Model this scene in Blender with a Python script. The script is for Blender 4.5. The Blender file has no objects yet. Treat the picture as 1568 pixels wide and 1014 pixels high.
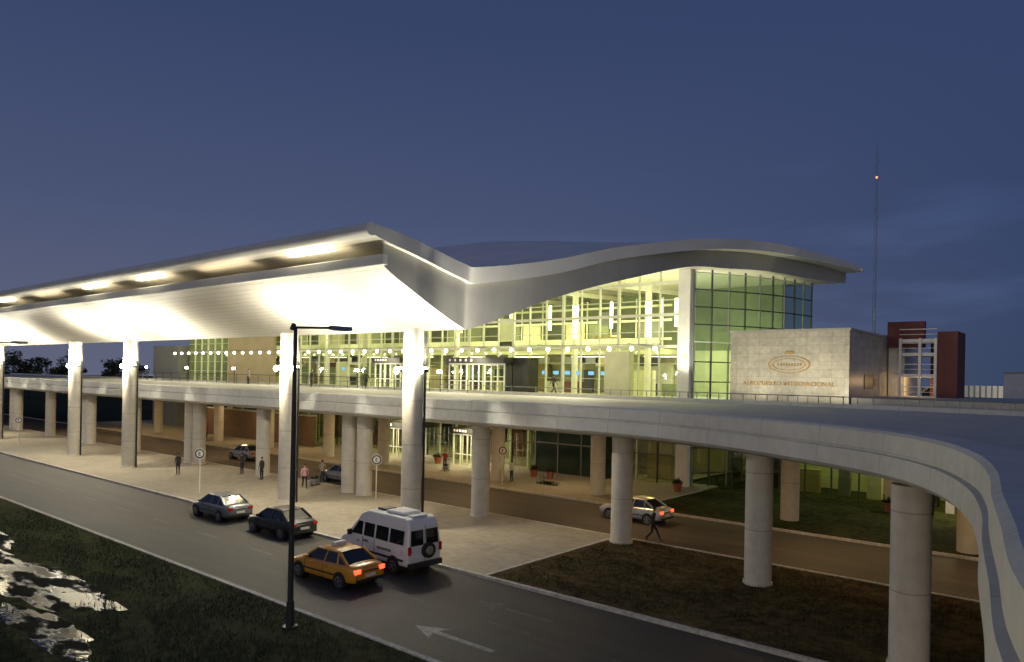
import bpy, bmesh, math, random
from mathutils import Vector, Matrix
random.seed(7)
S = bpy.context.scene
C = bpy.context.collection
R = math.radians

# ------------------------------------------------------------------ materials
def nt(m):
    m.use_nodes = True
    return m.node_tree.nodes, m.node_tree.links

def mat(name, col, rough=0.6, metal=0.0, nscale=None, namt=0.25, bump=0.0, bscale=None,
        emit=None, estr=0.0, n2=None, spec=0.5, coat=0.0, stretch=None):
    m = bpy.data.materials.new(name)
    N, L = nt(m)
    b = N["Principled BSDF"]
    b.inputs["Base Color"].default_value = (*col, 1)
    b.inputs["Roughness"].default_value = rough
    b.inputs["Metallic"].default_value = metal
    b.inputs["Specular IOR Level"].default_value = spec
    b.inputs["Coat Weight"].default_value = coat
    if emit:
        b.inputs["Emission Color"].default_value = (*emit, 1)
        b.inputs["Emission Strength"].default_value = estr
    if nscale:
        tc = N.new("ShaderNodeTexCoord")
        vec = tc.outputs["Object"]
        raw = vec
        if stretch:
            mp = N.new("ShaderNodeMapping"); mp.inputs["Scale"].default_value = stretch
            L.new(vec, mp.inputs["Vector"]); vec = mp.outputs["Vector"]
        n = N.new("ShaderNodeTexNoise"); n.inputs["Scale"].default_value = nscale
        n.inputs["Detail"].default_value = 6; n.inputs["Roughness"].default_value = 0.65
        L.new(vec, n.inputs["Vector"])
        fac = n.outputs["Fac"]
        if n2:
            k = N.new("ShaderNodeTexNoise"); k.inputs["Scale"].default_value = n2
            k.inputs["Detail"].default_value = 4
            L.new(raw, k.inputs["Vector"])
            a = N.new("ShaderNodeMath"); a.operation = 'ADD'
            L.new(fac, a.inputs[0]); L.new(k.outputs["Fac"], a.inputs[1])
            h = N.new("ShaderNodeMath"); h.operation = 'MULTIPLY'; h.inputs[1].default_value = 0.5
            L.new(a.outputs[0], h.inputs[0]); fac = h.outputs[0]
        r = N.new("ShaderNodeValToRGB")
        r.color_ramp.elements[0].position = 0.35; r.color_ramp.elements[1].position = 0.65
        r.color_ramp.elements[0].color = (*[c*(1-namt) for c in col], 1)
        r.color_ramp.elements[1].color = (*[min(1, c*(1+namt)) for c in col], 1)
        L.new(fac, r.inputs["Fac"]); L.new(r.outputs["Color"], b.inputs["Base Color"])
        if bump:
            bn = N.new("ShaderNodeTexNoise"); bn.inputs["Scale"].default_value = bscale or nscale*4
            bn.inputs["Detail"].default_value = 5
            L.new(raw, bn.inputs["Vector"])
            bp = N.new("ShaderNodeBump"); bp.inputs["Strength"].default_value = bump
            bp.inputs["Distance"].default_value = 0.05
            L.new(bn.outputs["Fac"], bp.inputs["Height"]); L.new(bp.outputs["Normal"], b.inputs["Normal"])
    return m

def add_lines(m, axis, period, width, dark=0.5, use_uv=False, offset=0.0):
    N, L = m.node_tree.nodes, m.node_tree.links
    b = N["Principled BSDF"]
    tc = N.new("ShaderNodeTexCoord"); sp = N.new("ShaderNodeSeparateXYZ")
    L.new(tc.outputs["UV" if use_uv else "Object"], sp.inputs[0])
    d = N.new("ShaderNodeMath"); d.operation = 'MULTIPLY_ADD'
    d.inputs[1].default_value = 1/period; d.inputs[2].default_value = 1000.0+offset
    L.new(sp.outputs[axis], d.inputs[0])
    f = N.new("ShaderNodeMath"); f.operation = 'FRACT'; L.new(d.outputs[0], f.inputs[0])
    c = N.new("ShaderNodeMath"); c.operation = 'LESS_THAN'; c.inputs[1].default_value = width/period
    L.new(f.outputs[0], c.inputs[0])
    mx = N.new("ShaderNodeMix"); mx.data_type = 'RGBA'; mx.blend_type = 'MULTIPLY'
    mx.inputs["B"].default_value = (dark, dark, dark, 1)
    L.new(c.outputs[0], mx.inputs["Factor"])
    if b.inputs["Base Color"].is_linked:
        L.new(b.inputs["Base Color"].links[0].from_socket, mx.inputs["A"])
    else:
        mx.inputs["A"].default_value = b.inputs["Base Color"].default_value
    L.new(mx.outputs["Result"], b.inputs["Base Color"])
    return m

def glass(name, tint, refl=0.12, rough=0.02):
    m = bpy.data.materials.new(name)
    N, L = nt(m)
    N.remove(N["Principled BSDF"])
    o = N["Material Output"]
    t = N.new("ShaderNodeBsdfTransparent"); t.inputs[0].default_value = (*tint, 1)
    g = N.new("ShaderNodeBsdfGlossy"); g.inputs["Roughness"].default_value = rough
    g.inputs[0].default_value = (0.9, 0.95, 0.95, 1)
    lw = N.new("ShaderNodeLayerWeight"); lw.inputs[0].default_value = 0.35
    mr = N.new("ShaderNodeMath"); mr.operation = 'MULTIPLY_ADD'
    mr.inputs[1].default_value = 0.5; mr.inputs[2].default_value = refl*0.5
    L.new(lw.outputs["Fresnel"], mr.inputs[0])
    x = N.new("ShaderNodeMixShader")
    L.new(mr.outputs[0], x.inputs[0]); L.new(t.outputs[0], x.inputs[1]); L.new(g.outputs[0], x.inputs[2])
    L.new(x.outputs[0], o.inputs[0])
    return m

M = {}
M['conc'] = mat("concrete_light", (0.45, 0.44, 0.41), 0.75, nscale=0.5, n2=3, namt=0.14, bump=0.12, bscale=16)
M['deckfascia'] = add_lines(mat("fascia_concrete", (0.53, 0.53, 0.50), 0.7, nscale=0.4, n2=2.5, namt=0.11), 0, 3.2, 0.035, 0.65, use_uv=True)
M['column'] = add_lines(mat("column_concrete", (0.60, 0.57, 0.49), 0.65, nscale=0.8, n2=2.5, namt=0.12, stretch=(1,1,.35)), 2, 2.4, 0.035, 0.6)
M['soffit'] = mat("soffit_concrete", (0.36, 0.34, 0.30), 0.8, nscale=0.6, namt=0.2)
M['asphalt'] = mat("asphalt", (0.046, 0.043, 0.039), 0.6, nscale=1.0, n2=14, namt=0.5, bump=0.6, bscale=30, stretch=(.08,1.1,1))
M['asphalt2'] = mat("asphalt_worn", (0.075, 0.063, 0.050), 0.65, nscale=0.9, n2=12, namt=0.45, bump=0.6, bscale=30, stretch=(.08,1.1,1))
M['pave'] = add_lines(add_lines(mat("paving_concrete", (0.33, 0.295, 0.235), 0.75, nscale=0.3, n2=2.5, namt=0.2, bump=0.15, bscale=18), 0, 3.0, 0.03, 0.65), 1, 2.75, 0.03, 0.65)
M['kerb'] = add_lines(mat("kerb_concrete", (0.48, 0.46, 0.42), 0.75, nscale=1.2, n2=6, namt=0.35), 0, 1.0, 0.02, 0.5)
M['grass'] = mat("grass", (0.040, 0.045, 0.016), 0.95, nscale=0.3, n2=2.5, namt=0.8, bump=1.0, bscale=14, spec=0.1)
M['drygrass'] = mat("grass_dry", (0.085, 0.062, 0.028), 0.95, nscale=0.35, n2=3, namt=0.75, bump=1.0, bscale=14, spec=0.1)
M['paint'] = mat("road_paint", (0.36, 0.35, 0.32), 0.7, nscale=3, n2=14, namt=0.6)
M['paintfaint'] = mat("road_paint_worn", (0.12, 0.112, 0.10), 0.7, nscale=3, n2=14, namt=0.6)
M['roof'] = add_lines(mat("roof_metal", (0.74, 0.75, 0.75), 0.55, metal=0.0, nscale=0.3, namt=0.08), 0, 0.9, 0.06, 0.7)
M['fascia'] = mat("roof_fascia_panel", (0.66, 0.66, 0.64), 0.5, metal=0.0, nscale=0.3, namt=0.06)
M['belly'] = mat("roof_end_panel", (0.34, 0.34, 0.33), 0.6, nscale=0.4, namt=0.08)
M['canopy'] = add_lines(mat("canopy_soffit_white", (0.76, 0.73, 0.66), 0.5, nscale=0.2, namt=0.05), 1, 0.42, 0.035, 0.66)
M['white'] = mat("white_paint", (0.76, 0.75, 0.70), 0.5, nscale=1.0, namt=0.07)
M['mull'] = mat("mullion_white", (0.72, 0.74, 0.60), 0.45, nscale=2.0, namt=0.06)
M['mulldark'] = mat("mullion_dark", (0.05, 0.055, 0.05), 0.45, nscale=2.0, namt=0.1)
M['steel'] = mat("steel_grey", (0.28, 0.28, 0.28), 0.4, metal=0.6, nscale=2, namt=0.1)
M['pole'] = mat("pole_dark", (0.05, 0.05, 0.05), 0.5, metal=0.3, nscale=2, namt=0.15)
M['glass'] = glass("curtain_glass", (0.82, 0.87, 0.60))
M['glass2'] = glass("side_glass", (0.60, 0.74, 0.54), refl=0.22)
M['glassg'] = glass("ground_glass", (0.50, 0.56, 0.34), refl=0.2)
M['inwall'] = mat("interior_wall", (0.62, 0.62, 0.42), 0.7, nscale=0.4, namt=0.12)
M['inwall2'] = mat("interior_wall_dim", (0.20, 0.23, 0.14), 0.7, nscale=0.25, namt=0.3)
M['infloor'] = mat("interior_floor", (0.4, 0.38, 0.3), 0.25, nscale=0.5, namt=0.1)
M['tan'] = mat("tan_panel", (0.45, 0.37, 0.22), 0.6, nscale=0.6, namt=0.08)
M['greybox'] = mat("grey_panel", (0.22, 0.23, 0.24), 0.6, nscale=0.6, namt=0.1)
M['dark'] = mat("dark_metal", (0.025, 0.025, 0.025), 0.4, nscale=2, namt=0.15)
M['darkglass'] = mat("dark_green_glass", (0.02, 0.04, 0.035), 0.08, nscale=1, namt=0.2)
M['maroon'] = mat("maroon_render", (0.13, 0.030, 0.026), 0.6, nscale=0.8, namt=0.18)
M['gold'] = mat("brass", (0.42, 0.27, 0.10), 0.4, metal=0.4, nscale=3, namt=0.1)
M['tyre'] = mat("tyre_rubber", (0.02, 0.02, 0.02), 0.8, nscale=8, namt=0.2)
M['rim'] = mat("wheel_rim", (0.5, 0.5, 0.5), 0.3, metal=0.9, nscale=8, namt=0.1)
M['carglass'] = mat("car_glass", (0.012, 0.014, 0.016), 0.04, nscale=2, namt=0.1, spec=0.8)
M['tail'] = mat("tail_light", (0.5, 0.01, 0.01), 0.2, nscale=8, namt=0.1)
M['tailon'] = mat("tail_light_lit", (0.6, 0.02, 0.01), 0.2, nscale=8, namt=0.1, emit=(1, .06, .02), estr=4)
M['headl'] = mat("head_light", (0.7, 0.7, 0.7), 0.1, nscale=8, namt=0.1)
M['chrome'] = mat("chrome", (0.7, 0.7, 0.7), 0.12, metal=1, nscale=5, namt=0.05)
M['lamp'] = mat("lamp_lens", (1, 1, .9), 0.3, emit=(1, .95, .75), estr=70)
M['globe'] = mat("globe_lamp", (1, 1, .9), 0.3, emit=(1, .94, .68), estr=12)
M['slit'] = mat("strip_lamp", (1, 1, .9), 0.3, emit=(1, .92, .62), estr=9)
M['screen'] = mat("screen_blue", (.1, .2, .5), 0.3, emit=(.15, .4, 1), estr=1.6)
for k in('slit','screen','tailon'):
    M[k].cycles.emission_sampling='NONE'
M['redlamp'] = mat("beacon_red", (.8, .1, .05), 0.3, emit=(1, .2, .08), estr=4)
M['bark'] = mat("bark", (0.06, 0.045, 0.03), 0.9, nscale=5, namt=0.3)
M['leafd'] = mat("foliage_dark", (0.03, 0.045, 0.02), 0.8, nscale=0.5, namt=0.5)
M['leafl'] = mat("foliage_light", (0.055, 0.075, 0.026), 0.8, nscale=0.5, namt=0.4)
M['pot'] = mat("terracotta", (0.35, 0.1, 0.05), 0.7, nscale=5, namt=0.2)
M['skin'] = mat("skin", (0.42, 0.25, 0.17), 0.55, nscale=10, namt=0.08)
M['hair'] = mat("hair_dark", (0.02, 0.013, 0.01), 0.6, nscale=20, namt=0.3)
M['signred'] = mat("sign_red", (0.5, 0.02, 0.02), 0.5, nscale=5, namt=0.05)
def wet():
    m = bpy.data.materials.new("wet_mud"); N, L = nt(m); b = N["Principled BSDF"]
    b.inputs["Base Color"].default_value=(.014,.013,.009,1); b.inputs["Specular IOR Level"].default_value=.5
    tc=N.new("ShaderNodeTexCoord"); mp=N.new("ShaderNodeMapping"); mp.inputs["Scale"].default_value=(.5,1.4,1); L.new(tc.outputs["Object"],mp.inputs[0])
    n=N.new("ShaderNodeTexNoise"); n.inputs["Scale"].default_value=.9; n.inputs["Detail"].default_value=6; n.inputs["Roughness"].default_value=.55; L.new(mp.outputs[0],n.inputs["Vector"])
    r=N.new("ShaderNodeMapRange"); r.inputs[1].default_value=.45; r.inputs[2].default_value=.53; r.inputs[3].default_value=.9; r.inputs[4].default_value=.05; L.new(n.outputs["Fac"],r.inputs[0]); L.new(r.outputs[0],b.inputs["Roughness"])
    s=N.new("ShaderNodeMapRange"); s.inputs[1].default_value=.45; s.inputs[2].default_value=.53; s.inputs[3].default_value=.05; s.inputs[4].default_value=.5; L.new(n.outputs["Fac"],s.inputs[0]); L.new(s.outputs[0],b.inputs["Specular IOR Level"])
    bn=N.new("ShaderNodeTexNoise"); bn.inputs["Scale"].default_value=4; bn.inputs["Detail"].default_value=3; L.new(tc.outputs["Object"],bn.inputs["Vector"])
    bp=N.new("ShaderNodeBump"); bp.inputs["Strength"].default_value=.15; bp.inputs["Distance"].default_value=.03; L.new(bn.outputs["Fac"],bp.inputs["Height"]); L.new(bp.outputs[0],b.inputs["Normal"])
    return m
M['water']=wet()

def stone():
    m = mat("stone_tiles", (0.52, 0.49, 0.41), 0.35, nscale=0.6, n2=3, namt=0.24)
    N, L = m.node_tree.nodes, m.node_tree.links
    b = N["Principled BSDF"]
    src = b.inputs["Base Color"].links[0].from_socket
    tc = N.new("ShaderNodeTexCoord")
    sp = N.new("ShaderNodeSeparateXYZ"); cb = N.new("ShaderNodeCombineXYZ")
    L.new(tc.outputs["Object"], sp.inputs[0])
    ad = N.new("ShaderNodeMath"); ad.operation = 'ADD'
    L.new(sp.outputs[0], ad.inputs[0]); L.new(sp.outputs[1], ad.inputs[1])
    L.new(ad.outputs[0], cb.inputs[0]); L.new(sp.outputs[2], cb.inputs[1])
    br = N.new("ShaderNodeTexBrick"); br.offset = 0
    br.inputs["Scale"].default_value = 1; br.inputs["Brick Width"].default_value = 0.9
    br.inputs["Row Height"].default_value = 0.6; br.inputs["Mortar Size"].default_value = 0.012
    br.inputs["Color1"].default_value = (1, 1, 1, 1); br.inputs["Color2"].default_value = (.86, .86, .86, 1)
    br.inputs["Mortar"].default_value = (.6, .6, .6, 1)
    L.new(cb.outputs[0], br.inputs["Vector"])
    mx = N.new("ShaderNodeMix"); mx.data_type = 'RGBA'; mx.blend_type = 'MULTIPLY'; mx.inputs["Factor"].default_value = 1
    L.new(src, mx.inputs["A"]); L.new(br.outputs["Color"], mx.inputs["B"])
    L.new(mx.outputs["Result"], b.inputs["Base Color"])
    return m
M['stone'] = stone()
def brick():
    m = mat("brown_brick", (0.2, 0.11, 0.06), 0.8)
    N, L = m.node_tree.nodes, m.node_tree.links
    b = N["Principled BSDF"]
    tc = N.new("ShaderNodeTexCoord"); sp = N.new("ShaderNodeSeparateXYZ"); cb = N.new("ShaderNodeCombineXYZ")
    L.new(tc.outputs["Object"], sp.inputs[0]); L.new(sp.outputs[0], cb.inputs[0]); L.new(sp.outputs[2], cb.inputs[1])
    br = N.new("ShaderNodeTexBrick"); br.inputs["Scale"].default_value = 1.5
    br.inputs["Color1"].default_value = (.20, .11, .06, 1); br.inputs["Color2"].default_value = (.14, .075, .045, 1)
    br.inputs["Mortar"].default_value = (.18, .15, .12, 1); L.new(cb.outputs[0], br.inputs["Vector"])
    L.new(br.outputs["Color"], b.inputs["Base Color"])
    return m
M['brick'] = brick()

# ------------------------------------------------------------------ mesh builder
class MB:
    def __init__(s): s.v=[]; s.f=[]; s.m=[]; s.mats=[]; s.uv={}
    def mi(s, k):
        k = M[k] if isinstance(k, str) else k
        if k not in s.mats: s.mats.append(k)
        return s.mats.index(k)
    def add(s, v, f, k):
        o=len(s.v); i=s.mi(k); s.v += [tuple(p) for p in v]
        for q in f: s.f.append([a+o for a in q]); s.m.append(i)
        return s
    def box(s, x0,x1,y0,y1,z0,z1,k):
        v=[(x0,y0,z0),(x1,y0,z0),(x1,y1,z0),(x0,y1,z0),(x0,y0,z1),(x1,y0,z1),(x1,y1,z1),(x0,y1,z1)]
        return s.add(v,[(0,3,2,1),(4,5,6,7),(0,1,5,4),(1,2,6,5),(2,3,7,6),(3,0,4,7)],k)
    def obox(s, p0, p1, w, h, k):
        p0=Vector(p0); p1=Vector(p1); d=(p1-p0).normalized()
        up=Vector((0,0,1)) if abs(d.z)<.95 else Vector((0,1,0))
        a=d.cross(up).normalized()*w/2; b=a.cross(d).normalized()*h/2
        v=[p0-a-b,p0+a-b,p0+a+b,p0-a+b,p1-a-b,p1+a-b,p1+a+b,p1-a+b]
        return s.add(v,[(0,1,2,3),(7,6,5,4),(0,4,5,1),(1,5,6,2),(2,6,7,3),(3,7,4,0)],k)
    def cyl(s, p0, p1, r0, r1, n, k, caps=True):
        p0=Vector(p0); p1=Vector(p1); d=(p1-p0).normalized()
        up=Vector((0,0,1)) if abs(d.z)<.95 else Vector((1,0,0))
        a=d.cross(up).normalized(); b=a.cross(d).normalized()
        v=[]
        for p,r in ((p0,r0),(p1,r1)):
            for i in range(n):
                t=2*math.pi*i/n; v.append(p+a*math.cos(t)*r+b*math.sin(t)*r)
        f=[(i,(i+1)%n,n+(i+1)%n,n+i) for i in range(n)]
        if caps: f += [tuple(range(n))[::-1], tuple(range(n,2*n))]
        return s.add(v,f,k)
    def sph(s, c, r, k, n=8, m=6, sc=(1,1,1)):
        v=[];f=[]
        for j in range(m+1):
            ph=math.pi*j/m
            for i in range(n):
                t=2*math.pi*i/n
                v.append((c[0]+r*sc[0]*math.sin(ph)*math.cos(t), c[1]+r*sc[1]*math.sin(ph)*math.sin(t), c[2]+r*sc[2]*math.cos(ph)))
        for j in range(m):
            for i in range(n):
                f.append((j*n+i,(j+1)*n+i,(j+1)*n+(i+1)%n,j*n+(i+1)%n))
        return s.add(v,f,k)
    def grid(s, rows, k, flip=False):
        n=len(rows[0]); v=[p for r in rows for p in r]; f=[]
        for j in range(len(rows)-1):
            for i in range(n-1):
                q=(j*n+i,j*n+i+1,(j+1)*n+i+1,(j+1)*n+i)
                f.append(q[::-1] if flip else q)
        return s.add(v,f,k)
    def obj(s, name, parent=None, smooth=False, bevel=0, subsurf=0, angle=35, uvfn=None):
        me=bpy.data.meshes.new(name); me.from_pydata(s.v,[],s.f)
        for m in s.mats: me.materials.append(m)
        me.polygons.foreach_set("material_index", s.m)
        if smooth:
            me.polygons.foreach_set("use_smooth",[True]*len(s.f))
        me.update()
        if smooth:
            try: me.set_sharp_from_angle(angle=R(angle))
            except Exception: pass
        if uvfn:
            uv=me.uv_layers.new(name="UVMap")
            for l in me.loops:
                uv.data[l.index].uv = uvfn[l.vertex_index]
        o=bpy.data.objects.new(name,me); C.objects.link(o)
        if parent: o.parent=parent
        if bevel:
            b=o.modifiers.new("bevel",'BEVEL'); b.width=bevel; b.segments=3; b.limit_method='ANGLE'; b.angle_limit=R(40)
        if subsurf:
            b=o.modifiers.new("sub",'SUBSURF'); b.levels=subsurf; b.render_levels=subsurf
        return o

def empty(name, loc=(0,0,0), rz=0, parent=None):
    e=bpy.data.objects.new(name,None); C.objects.link(e); e.location=loc; e.rotation_euler=(0,0,rz)
    e.empty_display_size=0.3
    if parent: e.parent=parent
    return e

def light(name, kind, loc, energy, col, parent=None, target=None, size=0.3, size_y=None, spot=None, blend=0.6):
    l=bpy.data.lights.new(name,kind); l.energy=energy; l.color=col
    if kind=='AREA':
        l.size=size
        if size_y: l.shape='RECTANGLE'; l.size_y=size_y
    elif kind in('POINT','SPOT'): l.shadow_soft_size=size
    if kind=='SPOT': l.spot_size=R(spot); l.spot_blend=blend
    o=bpy.data.objects.new(name,l); C.objects.link(o); o.location=loc
    if target is not None:
        o.rotation_euler=(Vector(target)-Vector(loc)).to_track_quat('-Z','Y').to_euler()
    if parent: o.parent=parent
    return o

def catmull(pts, n):
    out=[]
    P=[pts[0]]+list(pts)+[pts[-1]]
    for i in range(1,len(P)-2):
        for j in range(n):
            t=j/n; r=[]
            for a,b,c,d in zip(P[i-1],P[i],P[i+1],P[i+2]):
                r.append(.5*((2*b)+(-a+c)*t+(2*a-5*b+4*c-d)*t*t+(-a+3*b-3*c+d)*t**3))
            out.append(tuple(r))
    out.append(tuple(pts[-1])); return out

# ------------------------------------------------------------------ ground
MB().box(-900,900,-300,1500,-0.5,0,'grass').obj("ground")
MB().add([(-400,15.4,.004),(60,15.4,.004),(60,23.5,.004),(-400,23.5,.004)],[(0,1,2,3)],'asphalt').obj("road")
MB().add([(-400,34.1,.004),(60,34.1,.004),(60,42.7,.004),(-400,42.7,.004)],[(0,1,2,3)],'asphalt2').obj("road")
def slab(name,x0,x1,y0,y1,z,k):
    b=MB(); b.box(x0,x1,y0,y1,0.0,z,k)
    return b.obj(name)
slab("pavement",-400,-21.0,23.5,34.1,.13,'pave')
slab("pavement",-125,-25.0,42.7,56,.13,'pave')
slab("grass_verge",-20.8,60,23.5,34.1,.10,'drygrass')
slab("grass_verge",-24.8,60,42.7,90,.10,'grass')
slab("grass_verge",-400,60,-60,15.3,.10,'grass')
kb=MB()
kb.box(-400,60,23.3,23.498,0,.135,'kerb'); kb.box(-400,60,34.102,34.3,0,.135,'kerb')
kb.box(-400,60,42.5,42.698,0,.135,'kerb'); kb.box(-400,60,15.302,15.5,0,.14,'kerb')
kb.box(-20.998,-20.802,23.5,34.1,0,.14,'kerb')
kb.box(-24.998,-24.802,42.7,53,0,.14,'kerb')
kb.obj("kerb")
mk=MB()
def q(mk,x0,x1,y0,y1,k,z=.008): mk.add([(x0,y0,z),(x1,y0,z),(x1,y1,z),(x0,y1,z)],[(0,1,2,3)],k)
for i in range(40):
    x=-10-i*5.2; q(mk,x-2.0,x,19.35,19.47,'paintfaint')
for i in range(40):
    x=-4-i*5.2; q(mk,x-2.2,x,37.4,37.52,'paintfaint'); q(mk,x-2.2,x,40.0,40.1,'paintfaint')
q(mk,-300,30,15.7,15.82,'paintfaint'); q(mk,-300,30,34.5,34.62,'paintfaint'); q(mk,-300,30,42.2,42.3,'paintfaint')
def arrow(mk,x,y,k):
    z=.009
    mk.add([(x,y,z),(x+1.25,y-.55,z),(x+1.0,y-.12,z),(x+3.6,y-.12,z),(x+3.6,y+.12,z),(x+1.0,y+.12,z),(x+1.25,y+.55,z)],[(0,1,2,3,4,5,6)],k)
arrow(mk,-18.7,17.4,'paint'); arrow(mk,-19.0,20.9,'paintfaint')
mk.obj("road_marking")
b=MB(); random.seed(31)
tar=mat("tar_seal",(.022,.022,.022),.5,nscale=2,namt=.3)
for k in range(16):
    x=random.uniform(-75,-6); y=random.uniform(16.2,22.8) if k<10 else random.uniform(35,42)
    for j in range(12):
        x2=x+random.uniform(.2,.6); y2=y+random.uniform(-.12,.12)
        b.add([(x,y,.006),(x2,y2,.006),(x2,y2+.035,.006),(x,y+.035,.006)],[(0,1,2,3)],tar); x,y=x2,y2
b.obj("road_crack_seal")
def puddle(cx,cy,rx,ry,seed,z):
    random.seed(seed); n=64; v=[]
    ph=[random.random()*6 for _ in range(6)]
    for i in range(n):
        t=2*math.pi*i/n
        k=1+.16*math.sin(2*t+ph[0])+.12*math.sin(3*t+ph[1])+.07*math.sin(6*t+ph[2])+.05*math.sin(11*t+ph[3])+.03*math.sin(19*t+ph[4])
        v.append((cx+rx*k*math.cos(t),cy+ry*k*math.sin(t),z))
    v.append((cx,cy,z))
    MB().add(v,[(i,(i+1)%n,n) for i in range(n)],'water').obj("puddle")
PD=[(-35.0,10.2,7.0,1.5,1),(-27.0,8.7,3.2,.8,3),(-44,11.6,3.5,.6,12)]
for i,p in enumerate(PD): puddle(*p,.104+i*.004)
random.seed(11)
gb=MB()
def blades(n,x0,x1,y0,y1,h=.16):
    v=[];f=[]
    for _ in range(n):
        x=random.uniform(x0,x1); y=random.uniform(y0,y1)
        d_=min(((x-p[0])/p[2])**2+((y-p[1])/p[3])**2 for p in PD)
        if d_<.7 or (d_<1.2 and random.random()<.8): continue
        if math.sin(x*.9+math.sin(y*1.7)*2)*math.sin(y*1.1+x*.3)<-.25 and random.random()<.8: continue
        a=random.random()*6.28; l=h*random.uniform(.4,1.2); w=.02
        dx,dy=math.cos(a),math.sin(a); o=len(v)
        v+= [(x-dy*w,y+dx*w,.098),(x+dy*w,y-dx*w,.098),(x+dx*l*.5,y+dy*l*.5,.1+l)]
        f.append((o,o+1,o+2))
    return v,f
v,f=blades(36000,-50,-8,4,15.2); gb.add(v,f,'leafl')
v,f=blades(9000,-20.5,0,23.8,33.9,.12); gb.add(v,f,'leafl')
v,f=blades(14000,-20.5,0,23.8,33.9,.12); gb.add(v,f,'drygrass')
gb.obj("grass")

# ------------------------------------------------------------------ elevated road
er=empty("elevated_road")
inner=[(-170,31.3),(-120,31.3),(-80,31.3),(-50,31.3),(-33,31.3),(-24,31.2),(-18.5,30.9),(-14.5,29.7),(-10.6,27.7),(-7.0,25.3),(-5.0,23.4),(-3.5,21.0),(-2.4,17.9),(-1.75,14.8),(-1.38,12),(-1.0,9.5),(-.62,7.0),(.1,4.5),(1.6,1.5),(3.6,-2),(6,-7)]
outer=[(-170,48),(-120,48),(-80,48),(-50,48),(-33,48),(-27,48),(-23,48),(-18,47.9),(-14,47.8),(-9,47.4),(-5,46.5),(-1,45),(5,41),(9,36),(12,29),(13.5,22),(14,16),(14.5,10),(15,5),(16,0),(18,-6)]
I=catmull(inner,6); O=catmull(outer,6)
def sweep(poly,prof,side=1):
    rows=[];uv=[];acc=0
    for i,p in enumerate(poly):
        a=Vector(poly[max(i-1,0)]); b=Vector(poly[min(i+1,len(poly)-1)])
        t=(b-a).normalized(); nrm=Vector((t.y,-t.x))*side
        if i: acc+=(Vector(p)-Vector(poly[i-1])).length
        row=[]; 
        for o,z in prof:
            row.append((p[0]+nrm.x*o,p[1]+nrm.y*o,z)); uv.append((acc,z))
        rows.append(row)
    return rows,uv
prof=[(-1.3,7.1),(-1.3,7.2),(-.12,7.24),(0,7.16),(0.02,6.64),(-.05,6.61),(-.05,6.56),(.10,6.54),(.14,5.98),(-.02,5.84),(-.9,5.66),(-2.2,5.6)]
rows,uv=sweep(I,prof)
MB().grid(rows,'deckfascia').obj("edge_beam",er,smooth=True,angle=25,uvfn=uv)
b=MB(); rows=[[(i[0],i[1],7.095),(o[0],o[1],7.095)] for i,o in zip(I,O)]
b.grid(rows,'conc',True); b.obj("deck",er)
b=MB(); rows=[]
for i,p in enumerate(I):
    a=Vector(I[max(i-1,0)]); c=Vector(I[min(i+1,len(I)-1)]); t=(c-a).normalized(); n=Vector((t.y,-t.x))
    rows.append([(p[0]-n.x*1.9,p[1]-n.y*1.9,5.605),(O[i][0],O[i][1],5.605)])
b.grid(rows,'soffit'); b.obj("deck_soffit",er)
rows,uv=sweep(O,[(-.35,7.1),(-.3,7.35),(0,7.35),(0,5.6)],-1)
MB().grid(rows,'deckfascia').obj("far_edge_beam",er,uvfn=uv)
b=MB()
for i in range(len(O)-1):
    p=O[i]; p2=O[i+1]
    if p[0]<-125: continue
    b.cyl((p[0],p[1]-.2,7.78),(p2[0],p2[1]-.2,7.78),.035,.035,6,'steel')
    L_=math.dist(p,p2); n=max(1,int(L_/1.6))
    for j in range(n):
        x=p[0]+(p2[0]-p[0])*j/n; y=p[1]+(p2[1]-p[1])*j/n-.2
        b.cyl((x,y,7.3),(x,y,7.78),.03,.03,6,'steel')
b.obj("low_railing",er,smooth=True)
b=MB()
for i in range(30):
    x=-44-i*2.4
    b.cyl((x,46.6,7.1),(x,46.6,8.25),.03,.03,6,'pole')
b.box(-116,-43,46.57,46.63,8.22,8.28,'pole'); b.box(-116,-43,46.58,46.62,7.3,7.34,'pole')
b.obj("pedestrian_railing",er)
b=MB()
near=[(-30.1,33.2),(-20.1,33.2),(-11.8,30.6),(-4.9,24.9),(-42.7,33.0),(-41.0,33.0),(-66.2,33.0),(-64.6,33.0),(-54,33),(-78,33),(-89.5,33),(-91,33),(-102,33),(-114,33),(-115.6,33)]
far=[(-15.8,46),(-29.5,45.3),(-39.2,45.3),(-50,45.3),(-53.5,45.3),(-62,45.3),(-73,45.3),(-84,45.3),(-90,45.3),(-100,45.3),(-110,45.3),(-6,44)]
for x,y in near:
    b.cyl((x,y,0),(x,y,5.62),.56,.56,28,'column')
    b.cyl((x,y,0.1),(x,y,.22),.62,.60,28,'column')
for x,y in far: b.cyl((x,y,0),(x,y,5.62),.55,.55,24,'column')
b.obj("support_columns",er,smooth=True)

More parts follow.
